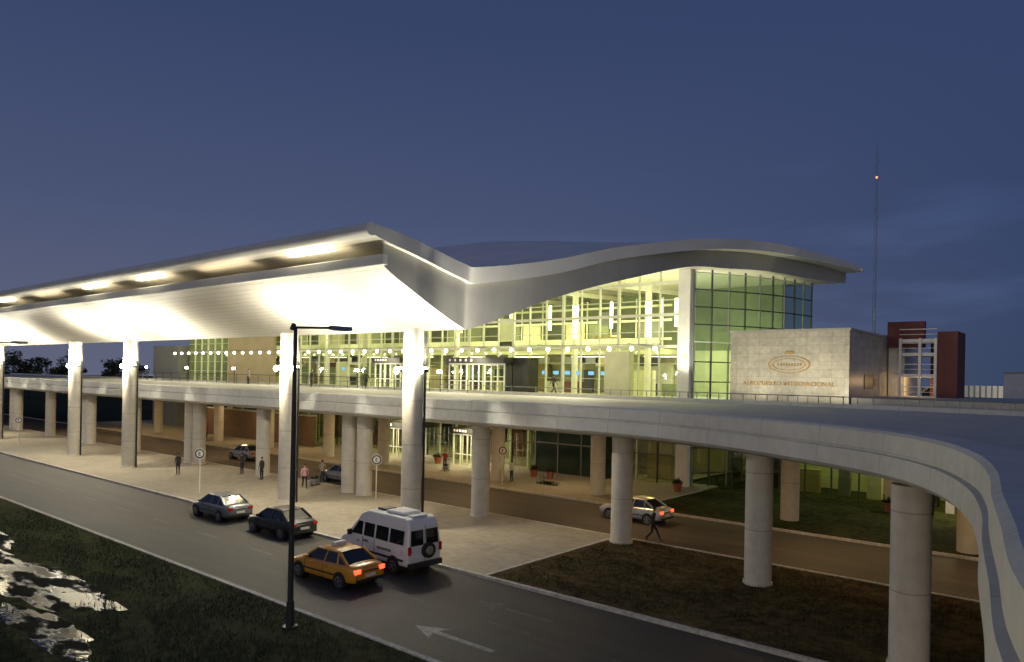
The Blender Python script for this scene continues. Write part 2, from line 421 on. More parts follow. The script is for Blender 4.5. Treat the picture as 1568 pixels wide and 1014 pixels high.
# ------------------------------------------------------------------ tall light columns
def light_column(x,y):
    e=empty("light_column",(x,y,0))
    b=MB(); b.cyl((0,0,0),(0,0,11.2),.56,.56,32,'column'); b.cyl((0,0,.1),(0,0,.3),.64,.6,32,'column')
    b.obj("shaft",e,smooth=True)
    b=MB(); b.cyl((.5,.42,.1),(.5,.42,10.9),.07,.07,8,'dark')
    b.obj("downpipe",e,smooth=True)
    b=MB()
    for sx in(-1,1):
        b.obox((sx*.5,-.15,8.95),(sx*.95,-.15,8.95),.08,.08,'steel')
        b.box(sx*.98-.2,sx*.98+.2,-.32,.02,8.8,8.97,'dark')
        b.box(sx*.98-.17,sx*.98+.17,-.29,-.01,8.975,9.06,'lamp')
        b.box(sx*.98-.17,sx*.98+.17,-.345,-.322,8.80,8.97,'lamp')
        b.cyl((sx*.98,-.36,8.88),(sx*.98,-.40,8.88),.2,.17,16,'lamp')
    b.obj("floodlights",e)
    for sx in(-1,1):
        light("uplight",'SPOT',(sx*1.0,-.15,9.15),2700,(1,.92,.72),e,target=(sx*2.2,3.8,13.2),size=.12,spot=130,blend=.9)
    light("frontlight",'POINT',(0,-1.3,9.4),1100,(1,.93,.74),e,size=.1)
    light("downlight",'SPOT',(0,-.9,8.6),1300,(1,.80,.50),e,target=(0,1.2,0),size=.15,spot=150,blend=.9)
    return e
for x in(-30.1,-42.1,-66.2,-78.6,-102.3,-114.5): light_column(x,27.5)
for x in(-48,-60,-72,-84,-96,-108):
    e=empty("lamp_post",(x,47.2,7.1))
    b=MB(); b.cyl((0,0,0),(0,0,1.8),.05,.05,8,'pole'); b.box(-.35,.35,-.1,.1,1.8,1.92,'dark'); b.box(-.3,.3,-.14,-.102,1.74,1.96,'lamp')
    b.obj("post",e)

# ------------------------------------------------------------------ terminal
T=empty("airport_terminal")
st=[(-31,25.1,16.7,16.1,.5),(-31,26.2,16.65,14.7,.75),(-31,28.6,16.26,13.4,.85),(-31,32.3,15.5,11.75,.95),(-30.6,33.5,15.4,11.7,1.0),
    (-28.8,38.5,16.35,13.75,.95),(-26.9,43.7,17.8,15.4,.85),(-24.3,51.0,19.2,17.2,.8),(-22.8,55.3,19.62,17.5,.75),(-21.3,59.6,19.72,17.7,.7),(-19.1,66,19.35,17.5,.55),(-17.9,69.4,18.85,17.6,.4)]
D=catmull(st,5)
def smooth01(t): t=max(0,min(1,t)); return t*t*(3-2*t)
def bulge(X0,Y,x):
    if Y<36 or Y>68: return 0
    return 2.2*math.sin(math.pi*(Y-36)/32)**1.3*smooth01((X0-x)/26)
XE=-132
xs=[0,.02,.05,.09,.14,.2,.3,.45,.7,1]
def roofrow(fn):
    rows=[]
    for s in D:
        row=[]
        for t in xs:
            x=s[0]+(XE-s[0])*t; row.append((x,s[1],fn(s,x)))
        rows.append(row)
    return rows
top=roofrow(lambda s,x:s[2]+bulge(s[0],s[1],x))
bot=roofrow(lambda s,x:s[2]-s[4]+bulge(s[0],s[1],x)*.6)
b=MB(); b.grid(top,'roof'); b.obj("roof_top",T,smooth=True)
b=MB(); b.grid(bot,'canopy',True); b.obj("roof_underside",T,smooth=True)
b=MB()
b.grid([[r[0] for r in top],[r[0] for r in bot]],'fascia')
b.obj("roof_edge",T,smooth=True)
b=MB(); b.cyl((-30.94,25.1,16.42),(XE,25.1,16.42),.36,.36,20,'fascia')
b.cyl((-17.84,69.4,18.65),(XE,69.4,18.65),.2,.2,12,'fascia')
b.obj("roof_lip",T,smooth=True)
set_=[]
for s in D:
    if s[1]<26.15: continue
    back=.35 if s[1]<45 else .35+1.0*smooth01((s[1]-45)/8)
    set_.append((s[0]-back,s[1],s[2]-s[4]-.001,s[3]))
b=MB(); rows=[[(x0+(XE-x0)*t,y,zb) for t in xs] for x0,y,zt,zb in set_]
b.grid(rows,'canopy',True); b.obj("canopy_soffit",T,smooth=True,angle=50)
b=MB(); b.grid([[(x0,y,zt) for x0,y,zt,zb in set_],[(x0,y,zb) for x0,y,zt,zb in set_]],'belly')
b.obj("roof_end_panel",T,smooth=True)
b=MB(); b.box(XE,-31.0,25.95,26.3,14.62,15.2,'fascia')
b.obj("canopy_fascia",T,bevel=.05)
b=MB()
for x in(-37.7,-59,-70,-94,-105):
    b.box(x-2.1,x+2.1,25.7,26.2,15.82,15.9,'slit')
b.obj("recessed_strip_lamps",T)
for x in(-37.7,-48,-59,-70,-82,-94,-105):
    light("strip_light",'AREA',(x,26.0,15.35),40,(1,.80,.5),T,target=(x,25.8,20),size=7,size_y=.3)

FY=54.0; FX0=-109.0; FX1=-27.4
b=MB()
b.add([(FX0,FY,7.1),(FX1,FY,7.1),(FX1,FY,17.9),(FX0,FY,17.9)],[(0,1,2,3)],'glass')
b.obj("upper_glazing",T)
b=MB()
b.add([(FX0,FY,.13),(FX1,FY,.13),(FX1,FY,6.3),(FX0,FY,6.3)],[(0,1,2,3)],'glassg')
b.obj("ground_glazing",T)
b=MB()
x=FX1; i=0
while x>FX0:
    w=.07 if i%3 else .17
    b.box(x-w,x+w*.3,FY-.12,FY+.1,7.12,17.6,'mull')
    b.box(x-.06,x+.02,FY-.1,FY+.08,.13,6.28,'mulldark' if i%2 else 'mull')
    x-=1.95; i+=1
for z,h in((8.55,.05),(9.9,.05),(11.2,.25),(12.5,.07),(13.8,.25),(15.1,.07),(16.4,.25)):
    b.box(FX0,FX1,FY-.16,FY-.125,z,z+h,'mull')
for z in(2.4,4.3): b.box(FX0,FX1,FY-.14,FY-.105,z,z+.07,'mulldark')
b.obj("mullions",T)
b=MB()
b.box(-109.5,-24.9,48.05,FY+13,6.3,7.09,'conc')
b.obj("floor_slab",T)
b=MB()
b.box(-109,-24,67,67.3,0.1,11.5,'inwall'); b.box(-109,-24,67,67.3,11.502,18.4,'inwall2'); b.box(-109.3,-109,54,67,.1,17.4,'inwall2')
b.box(-109,-28,54.2,66.9,.10,.14,'infloor')
b.box(-109,-30,54.3,66.9,7.095,7.12,'infloor')
b.box(-109,-33,60.5,66.9,11.0,11.5,'inwall')
b.box(-109,-33,60.4,60.46,11.5,12.4,'mull')
for i in range(10):
    x=-33-i*8; b.cyl((x,58.5,.1),(x,58.5,17.3),.3,.3,14,'white')
    b.obox((x,54.3,16.6),(x,66.9,17.0),.25,.4,'white'); b.obox((x-4,54.3,16.6),(x-4,66.9,17.0),.12,.25,'steel')
for i in range(26):
    x=-34-i*2.9; b.box(x-.06,x+.06,63,63.1,11.5,16.5,'mull')
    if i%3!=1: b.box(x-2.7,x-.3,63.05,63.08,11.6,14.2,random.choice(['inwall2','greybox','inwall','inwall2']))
for z in(12.4,14.2,15.6): b.box(-109,-33,62.9,63.0,z,z+.22,'mull')
b.obj("interior",T)
b=MB(); random.seed(5)
cols=['tan','greybox','inwall2','dark','white','inwall','maroon','dark']
for i in range(80):
    x=random.uniform(-106,-32); w=random.uniform(.6,3.0); y=random.uniform(56,65.5); h=random.choice([1.1,1.1,2.3,3.0])
    b.box(x,x+w,y,y+.5,7.12,7.12+h,random.choice(cols))
for i in range(80):
    x=random.uniform(-106,-27); w=random.uniform(.6,3.5); y=random.uniform(55.5,65.5); h=random.choice([1.1,1.3,2.3,3.4,5])
    b.box(x-w,x,y,y+.5,.14,.14+h,random.choice(cols))
for i in range(26):
    x=random.uniform(-104,-34); b.box(x,x+random.uniform(1,3),60.2,60.35,random.uniform(9.6,10.2),10.7,random.choice(['greybox','dark','white','tan']))
for x,z,w,h,k in((-56,13.2,1.2,1.6,'white'),(-49.5,12.3,1.8,2.2,'white'),(-49.4,11.7,1.6,.5,'dark'),(-37.5,13.5,1.6,1.2,'greybox'),(-38,12.3,3,.3,'tan')):
    b.box(x,x+w,57,57.1,z,z+h,k)
b.obj("interior_fittings",T)
b=MB()
for i in range(9):
    x=-47.5+i*1.35; b.box(x,x+.6,56.5,56.55,8.9,9.25,'screen')
for x in(-62,-61,-66,-75): b.box(x,x+.6,56.5,56.55,9.0,9.35,'screen')
b.obj("flight_information_screens",T)
b=MB()
for i in range(9):
    x=-33-i*8.5; b.box(x-2.4,x+2.4,62,62.25,10.75,10.8,'slit'); b.box(x-1.5,x+1.5,57.2,57.4,5.95,6.0,'slit')
for x in(-29.5,-31,-36,-43): b.box(x-.12,x+.12,57,57.1,13.2,15.6,'slit')
b.obj("ceiling_lamps",T)
for i,x in enumerate((-31,-41,-52,-64,-77,-91,-103)):
    light("hall_light",'AREA',(x,58.5,15.6),1050 if i<3 else 750,(1,.93,.62),T,target=(x,58.0,0),size=7,size_y=4)
    light("ground_hall_light",'AREA',(x,58,5.9),(150,330,240,330,150,300,150)[i],(1,.80,.40),T,target=(x,56,0),size=3,size_y=2)
for x,e_ in((-32,520),(-42,380),(-55,260)):
    light("hall_uplight",'AREA',(x,57,12.4),e_,(1,.95,.72),T,target=(x,57,20),size=8,size_y=3)
b=MB(); x=-27.6
b.box(-106,-27,49.97,50.03,11.3,11.36,'steel')
while x>-106:
    b.sph((x,50,11.0),.17,'globe',10,8); b.cyl((x,50,11.1),(x,50,11.32),.02,.02,5,'steel')
    x-=2.05
b.obj("globe_lamp_rail",T,smooth=True)
b=MB()
for x in range(-30,-106,-9): b.box(x-.03,x+.03,50,54,11.37,11.43,'steel')
b.obj("lamp_rail_brackets",T)
for x in(-34,-46,-60,-76,-92,-108):
    light("drop_off_light",'AREA',(x,48.5,11.9),600,(1,.93,.68),T,target=(x,42,7),size=3,size_y=1)
def vest(x0,x1,y0,z0,h,name):
    b=MB()
    b.box(x0-.2,x1+.2,y0-.3,FY-.2,z0+h,z0+h+.55,'dark')
    n=max(3,int((x1-x0)/.75))
    for i in range(n+1):
        x=x0+(x1-x0)*i/n; b.box(x-.06,x+.06,y0,y0+.1,z0,z0+h,'white')
    for y in(y0+1.2,y0+2.4): 
        b.box(x0-.05,x0+.05,y,y+.1,z0,z0+h,'white'); b.box(x1-.05,x1+.05,y,y+.1,z0,z0+h,'white')
    b.box(x0,x1,y0+.01,y0+.09,z0+h-.14,z0+h-.01,'white'); b.box(x0,x1,y0+.01,y0+.09,z0+1.0,z0+1.08,'white')
    b.add([(x0,y0+.05,z0),(x1,y0+.05,z0),(x1,y0+.05,z0+h),(x0,y0+.05,z0+h)],[(0,1,2,3)],'glass')
    for i in range(5):
        xx=x0+.3+(x1-x0)*.1*i; b.box(xx,xx+.22,y0-.325,y0-.302,z0+h+.18,z0+h+.4,'white')
    b.obj(name,T)
    light("vestibule_light",'AREA',((x0+x1)/2,y0+1.8,z0+h-.15),200,(1,.93,.66),T,target=((x0+x1)/2,y0+1.8,0),size=2)
    light("vestibule_front_light",'AREA',((x0+x1)/2,y0-1.6,z0+h+.2),110,(1,.90,.6),T,target=((x0+x1)/2,y0,z0),size=1.5)
vest(-60.2,-55.6,50.3,.13,3.0,"ground_entrance"); vest(-49.2,-45.6,50.3,.13,3.0,"ground_entrance_b")
vest(-61,-57,50.3,7.1,2.7,"upper_entrance"); vest(-50,-43,50.3,7.1,2.7,"upper_entrance_b")
b=MB()
b.box(-96.8,-85.2,53.4,53.7,7.1,13.6,'tan'); b.box(-118,-109.6,52.5,66,0,12.3,'greybox')
b.box(-97,-71,49.5,50,.13,3.6,'brick'); b.box(-97.1,-70.9,49.4,50.1,3.6,3.75,'conc')
b.box(-44.0,-41.2,51.5,53.0,7.1,10.3,'dark')
b.box(-41.0,-33.5,52.6,53.7,.13,5.6,'darkglass')
for x in(-41,-38.5,-36,-33.6): b.box(x,x+.1,52.5,52.59,.13,5.6,'steel')
b.box(-41,-33.5,52.52,52.58,2.7,2.8,'steel'); b.box(-41,-33.5,52.3,52.59,5.6,5.9,'conc')
b.box(-34.0,-31.6,52.9,53.7,7.1,10.9,'inwall')
b.obj("facade_volumes",T)
b=MB(); b.box(-27.5,-26.45,53.45,54.5,0,17.45,'white'); b.obj("corner_pier",T,bevel=.02)
light("pier_light",'SPOT',(-26.0,50.5,7.9),1800,(1,.95,.74),T,target=(-26.8,54,13),size=.2,spot=70,blend=.9)
sw=[]
n=9
for i in range(n+1):
    t=i/n; x=-26.4+(4.9)*t+.9*math.sin(math.pi*t); y=54+13.2*t; sw.append((x,y))
b=MB()
b.grid([[(x,y,.12) for x,y in sw],[(x,y,17.3) for x,y in sw]],'glass2'); b.obj("side_glazing",T,smooth=True)
b=MB()
for i,(x,y) in enumerate(sw):
    b.box(x-.06,x+.06,y-.06,y+.06,.12,17.5,'mulldark' if i%2 else 'steel')
for z in [1.2,3.2,5.2,6.9,8.5,10.1,11.7,13.1,14.5,15.9,17.25]:
    for i in range(n):
        b.obox((*sw[i],z),(*sw[i+1],z),.09,.09,'mull' if z in(11.7,17.25) else 'mulldark')
b.obj("side_mullions",T)
light("side_hall_light",'AREA',(-29,61,15.8),520,(.95,1,.70),T,target=(-29,61,0),size=4)
b=MB(); b.box(-24.1,-15.2,56.0,74.5,6.2,12.45,'stone'); b.box(-24.2,-15.1,55.9,74.6,12.45,12.62,'conc')
b.box(-15.19,-15.15,60,62.5,8.2,9.3,'dark'); b.box(-15.19,-15.14,62.8,63.8,8.4,9.1,'tan')
b.obj("stone_block",T)
b=MB()
b.add([(-24,56.5,.1),(-3,56.5,.1),(-3,56.5,6.2),(-24,56.5,6.2)],[(0,1,2,3)],'glassg')
for i in range(12): b.box(-24+i*1.9-.05,-24+i*1.9+.05,56.38,56.49,.1,6.2,'mulldark')
b.box(-24,-3,56.36,56.38,2.9,3.0,'mulldark')
b.box(-24,-3,62,62.3,.1,6.2,'inwall'); b.box(-15.1,-3,56.3,74,6.2,7.6,'conc')
b.box(-12.7,-11.2,56.0,56.37,.1,4.2,'tan'); b.box(-9.0,-8.5,56.0,56.3,.1,3.4,'white'); b.box(-7.4,-6.9,56.0,56.3,.1,3.4,'white')
for x,w_,k in((-22,1,'dark'),(-19.5,1.6,'tan'),(-16.5,.8,'greybox'),(-14.5,1,'white'),(-10.7,.9,'dark'),(-6,.8,'maroon')): b.box(x,x+w_,58.5,59,.1,random.uniform(1.2,3),k)
b.obj("ground_wing",T)
light("wing_light",'AREA',(-18,59,5.8),150,(.95,1,.45),T,target=(-18,58,0),size=5)
light("wing_light",'AREA',(-9,59,5.8),380,(1,.78,.38),T,target=(-9,58,0),size=5)
light("entrance_light",'AREA',(-8,54.5,4.8),200,(1,.80,.42),T,target=(-8,54,0),size=1)
b=MB(); n=40
def oval(b,cx,y,cz,rx,rz,k,ri=None):
    v=[(cx+rx*math.cos(2*math.pi*i/n),y,cz+rz*math.sin(2*math.pi*i/n)) for i in range(n)]
    if ri:
        v+=[(cx+rx*ri*math.cos(2*math.pi*i/n),y,cz+rz*ri*math.sin(2*math.pi*i/n)) for i in range(n)]
        b.add(v,[(i,(i+1)%n,n+(i+1)%n,n+i) for i in range(n)],k)
    else: b.add(v,[tuple(range(n))],k)
oval(b,-19.5,55.95,9.95,1.6,.66,'gold',.92); oval(b,-19.5,55.95,9.95,1.25,.45,'gold',.93)
for i in range(9):
    x=-20.35+i*.21; b.box(x,x+.09,55.93,55.99,9.84,10.05,'gold')
b.add([(-19.9,55.94,10.75),(-19.1,55.94,10.75),(-19.3,55.94,11.0),(-19.5,55.94,10.88),(-19.7,55.94,11.0)],[(0,1,2,3,4)],'gold')
b.obj("emblem",T)
tx=bpy.data.curves.new("wall_lettering",'FONT'); tx.body="AEROPUERTO INTERNACIONAL"; tx.size=.44; tx.extrude=.03; tx.align_x='CENTER'; tx.space_character=1.1
tx.materials.append(M['gold'])
to=bpy.data.objects.new("wall_lettering",tx); C.objects.link(to); to.location=(-19.6,55.93,8.35); to.rotation_euler=(R(90),0,0); to.parent=T
for x,e_ in((-22.7,420),(-19.6,420),(-16.0,700)):
    light("wall_washer",'SPOT',(x,52.0,7.5),e_,(1,.90,.64),T,target=(x,56,10.0),size=.3,spot=100,blend=1)
A=empty("maroon_service_building")
b=MB()
b.box(-15.0,-12.3,66,66.6,11.6,13.7,'maroon'); b.box(-11.3,-9.9,65.5,69,.1,12.8,'maroon'); b.box(-12.3,-11.3,68.6,69,.1,12.0,'maroon')
b.box(-15.1,-13.9,67,74,0.1,12.0,'white'); b.obj("walls",A)
b=MB()
for z in(7.4,9.2,10.9,12.0): 
    b.box(-14,-11.3,65.6,68.5,z,z+.25,'white'); b.box(-14,-11.3,65.55,65.6,z+1.0,z+1.06,'white'); b.box(-14,-11.3,65.55,65.6,z+.6,z+.64,'white')
for x in(-14,-12.6,-11.5): b.box(x,x+.2,65.4,65.54,6,12.3,'white')
for i in range(9): b.box(-12.9+i*.18,-12.7+i*.18,66,67,7.7+i*.15,7.76+i*.15,'steel')
b.obj("stair_frame",A)
light("stair_light",'POINT',(-12.6,66.6,8.8),70,(1,.65,.3),A,size=.1)
light("stair_light",'SPOT',(-12.5,60,7.9),60,(1,.85,.6),A,target=(-12,66,10.5),size=.2,spot=80,blend=1)
b=MB(); b.box(-22,-2,150,165,0,8.5,'white')
for i in range(24): b.box(-21.8+i*.85,-21.6+i*.85,149.9,149.99,5,8.5,'greybox')
b.obj("distant_hangar")
light("yard_light",'POINT',(-14,142,9),900,(1,.9,.7),None,size=.3)
b=MB(); b.box(-12.6,-2,120,128,0,10.3,'white'); b.box(-17.6,-16.4,105,108,0,9.8,'greybox'); b.box(-12.7,-1.9,119.9,128.1,10.3,10.5,'conc'); b.obj("distant_building")
b=MB(); bx,by=-28.9,119
P3=[(-.25,-.15),(.25,-.15),(0,.3)]
for dx,dy in P3: b.cyl((bx+dx,by+dy,0),(bx+dx*.6,by+dy*.6,43),.03,.025,5,'steel')
for i in range(60):
    z=i*.72; a=P3[i%3]; c=P3[(i+1)%3]; b.cyl((bx+a[0],by+a[1],z),(bx+c[0]*.95,by+c[1]*.95,z+.72),.015,.015,4,'steel')
b.sph((bx,by,39.5),.16,'redlamp'); b.cyl((bx,by,43),(bx,by,45.5),.04,.01,5,'steel')
b.obj("radio_mast")
b=MB(); b.cyl((-16,66,12.4),(-16,66,15),.03,.02,5,'steel'); b.sph((-16,66,15),.06,'steel'); b.obj("roof_antenna")

# ------------------------------------------------------------------ street lamps
def street_lamp(x,y,lit=0):
    e=empty("street_lamp",(x,y,.1))
    b=MB(); b.cyl((0,0,0),(0,0,10.1),.105,.065,14,'pole'); b.cyl((0,0,0),(0,0,.9),.14,.13,14,'pole'); b.cyl((0,0,0),(0,0,.06),.26,.26,14,'pole')
    b.cyl((0,-.1,10.08),(0,1.5,10.16),.045,.04,10,'pole'); b.obj("mast",e,smooth=True)
    b=MB(); b.cyl((0,-.15,10.0),(0,-.05,10.2),.08,.08,10,'pole')
    v=[(-.13,1.4,10.1),(.13,1.4,10.1),(.17,1.9,10.06),(.12,2.3,10.1),(-.12,2.3,10.1),(-.17,1.9,10.06)]
    w=[(p[0]*.7,p[1],10.24) for p in v]
    b.add(v+w,[(5,4,3,2,1,0),(6,7,8,9,10,11)]+[(i,(i+1)%6,6+(i+1)%6,6+i) for i in range(6)],'steel'); b.obj("lamp_head",e,bevel=.02)
    if lit: light("lamp",'SPOT',(0,1.9,9.95),lit,(1,.78,.5),e,target=(0,6,0),size=.15,spot=165,blend=.6)
    return e
street_lamp(-21.4,14.2,0); street_lamp(-55.4,14.2,500)
e=empty("unseen_fill_mast",(-2.6,-5,0))  # invented lamp post behind the camera, added to warm the right-hand columns and foreground
b=MB(); b.cyl((0,0,0),(0,0,5.2),.08,.06,12,'pole'); b.box(-.25,.25,-.1,.1,5.2,5.5,'dark'); b.box(-.2,.2,.102,.12,5.23,5.47,'lamp'); b.obj("mast",e)
light("added_fill",'SPOT',(0,.3,5.35),3000,(1,.80,.50),e,target=(-6,32,1.5),size=.2,spot=80,blend=.9)

# ------------------------------------------------------------------ signs
def road_sign(x,y,h=3.1,face=0):
    e=empty("no_parking_sign",(x,y,.13),face)
    b=MB(); b.cyl((0,0,0),(0,0,h),.035,.035,8,'white'); b.obj("pole",e)
    b=MB(); n_=28
    b.cyl((0,-.05,h-.35),(0,-.075,h-.35),.36,.36,n_,'white'); b.cyl((0,-.076,h-.35),(0,-.082,h-.35),.32,.32,n_,'dark'); b.cyl((0,-.083,h-.35),(0,-.089,h-.35),.23,.23,n_,'white')
    b.box(-.08,-.03,-.096,-.09,h-.48,h-.22,'dark'); b.box(-.03,.08,-.096,-.09,h-.27,h-.22,'dark'); b.box(-.03,.05,-.096,-.09,h-.38,h-.33,'dark'); b.box(-.03,.08,-.096,-.09,h-.48,h-.43,'dark')
    b.obj("sign_plate",e)
road_sign(-49.2,25.2,3.1,R(50)); road_sign(-39.2,32.6,3.0,R(50)); road_sign(-93,27,3.0,R(60)); road_sign(-37.6,44.0,3,R(40))

# ------------------------------------------------------------------ vehicles
def wheel(b,x,y,r,side,w=.2):
    y1=y; y0=y-side*w
    b.cyl((x,y0,r),(x,y1,r),r,r,24,'tyre')
    b.cyl((x,y1,r),(x,y1+side*.012,r),r*.66,r*.62,20,'dark')
    for i in range(5):
        t=i*2*math.pi/5+.3
        b.obox((x,y1+side*.018,r),(x+math.cos(t)*r*.62,y1+side*.018,r+math.sin(t)*r*.62),.07,.03,'rim')
    b.cyl((x,y1+side*.012,r),(x,y1+side*.03,r),.06,.05,10,'rim')
    for i in range(20):
        t=2*math.pi*i/20; t2=2*math.pi*(i+1)/20; rr=r*.64
        b.obox((x+math.cos(t)*rr,y1+side*.012,r+math.sin(t)*rr),(x+math.cos(t2)*rr,y1+side*.012,r+math.sin(t2)*rr),.02,.03,'rim')

def sedan(name,loc,heading,body,lit=False,taxi=False):
    e=empty(name,loc,heading)
    paint=mat(name+"_paint",body,.28,metal=.35 if not taxi else 0,nscale=1.5,namt=.05,coat=.7)
    stt=[(-2.2,.70,.36,.66,.72),(-2.17,.80,.30,.84,.90),(-2.0,.85,.25,.93,1.0),(-1.5,.87,.22,.94,1.0),(-.8,.875,.2,.93,.98),(0,.88,.2,.92,.97),(.8,.875,.2,.90,.97),(1.15,.87,.2,.87,.95),(1.7,.84,.22,.78,.85),(2.02,.78,.25,.67,.74),(2.15,.68,.30,.58,.64),(2.2,.55,.36,.50,.54)]
    rows=[]
    for x,w,zb,zs,zt in stt:
        h=[(0,zb),(w*.88,zb),(w*.985,zb+.12),(w,(zb+zs)/2),(w*.97,zs),(w*.80,zt),(0,zt+.02)]
        ring=[(x,y,z) for y,z in h]+[(x,-y,z) for y,z in h[-2:0:-1]]
        ring.append(ring[0]); rows.append(ring)
    b=MB(); b.grid(rows,paint)
    n_=len(rows[0]); b.add(rows[0][:-1],[tuple(range(n_-1))],paint); b.add(rows[-1][:-1],[tuple(range(n_-1))[::-1]],paint)
    o=b.obj("body",e,smooth=True,angle=50)
    wd=o.modifiers.new("w",'WELD'); wd.merge_threshold=.001
    ss=o.modifiers.new("s",'SUBSURF'); ss.levels=1; ss.render_levels=1
    zb,zr=.93,1.42; wb,wt=.79,.60
    b=MB()
    ab,at,rt,rb=1.05,.32,-1.0,-1.72
    b.add([(ab,-wb,zb),(ab,wb,zb),(at,wt,zr-.03),(at,-wt,zr-.03)],[(0,1,2,3)],'carglass')
    b.add([(rb,-wb+.05,zb+.03),(rb,wb-.05,zb+.03),(rt,wt,zr-.03),(rt,-wt,zr-.03)],[(3,2,1,0)],'carglass')
    for s in(1,-1):
        b.add([(ab,s*wb,zb),(at,s*wt,zr-.03),(rt,s*wt,zr-.03),(rb,s*(wb-.05),zb+.03)],[(0,1,2,3)],'carglass')
    b.obj("windows",e)
    b=MB()
    xr=[at+.05,at-.1,-.2,-.7,rt-.05]; zz=[zr-.04,zr,zr+.04,zr+.02,zr-.04]
    rows=[[(x,y*wt*1.03,z-(.05 if abs(y)==1 else 0)+(.025 if y==0 else 0)) for y in(-1,-.85,0,.85,1)] for x,z in zip(xr,zz)]
    b.grid(rows,paint)
    for s in(1,-1):
        b.obox((ab,s*wb,zb),(at,s*wt,zr-.03),.05,.06,paint); b.obox((rb,s*(wb-.05),zb+.03),(rt,s*wt,zr-.03),.07,.12,paint)
        b.obox((-.28,s*(wb+.005),zb),(-.33,s*(wt+.01),zr-.04),.07,.03,paint); b.obox((at,s*wt,zr-.04),(rt,s*wt,zr-.04),.05,.05,paint)
        b.obox((-1.12,s*(wb-.0),zb),(-1.0,s*(wt+.01),zr-.04),.07,.05,paint)
        b.box(.72,.88,s*.9-.08,s*.9+.08,.93,1.05,paint)
        b.box(-.6,-.42,s*.882-.01,s*.882+.01,.80,.83,'chrome'); b.box(.25,.43,s*.882-.01,s*.882+.01,.79,.82,'chrome')
        b.box(-1.0,1.0,s*.885-.008,s*.885+.008,.50,.56,'dark')
        b.box(-.305,-.295,s*.88-.006,s*.88+.006,.35,.9,'dark'); b.box(.92,.93,s*.876-.006,s*.876+.006,.35,.88,'dark')
        b.box(-2.215,-2.1,s*.63-.14,s*.63+.14,.70,.86,'tailon' if lit else 'tail')
        b.box(2.04,2.13,s*.55-.14,s*.55+.14,.52,.64,'headl')
    b.box(-2.235,-2.19,-.26,.26,.52,.64,'white'); b.box(-2.235,-2.18,-.72,.72,.34,.46,'dark'); b.box(2.18,2.215,-.4,.4,.40,.48,'dark')
    if taxi: b.box(-.35,-.1,-.3,.3,zr+.05,zr+.2,'white')
    b.obj("trim",e,bevel=.008)
    b=MB()
    for x in(-1.33,1.33):
        for s in(1,-1):
            b.cyl((x,s*.5,.33),(x,s*.886,.33),.37,.37,24,'dark'); wheel(b,x,s*.90,.31,s)
    b.obj("wheels",e,smooth=True)
    return e
H=math.pi
sedan("parked_car",(-41.0,22.35,.006),H,(.16,.18,.2))
sedan("parked_car",(-34.7,22.35,.006),H,(.012,.013,.016))
sedan("taxi",(-25.4,19.0,.006),H+R(2),(.68,.30,.02),lit=True,taxi=True)
sedan("silver_car",(-22.9,39.4,.006),H,(.5,.5,.51),lit=True)
sedan("parked_car",(-47.5,36.2,.006),H,(.25,.25,.26))
sedan("parked_car",(-66,38.5,.006),H,(.3,.3,.32))

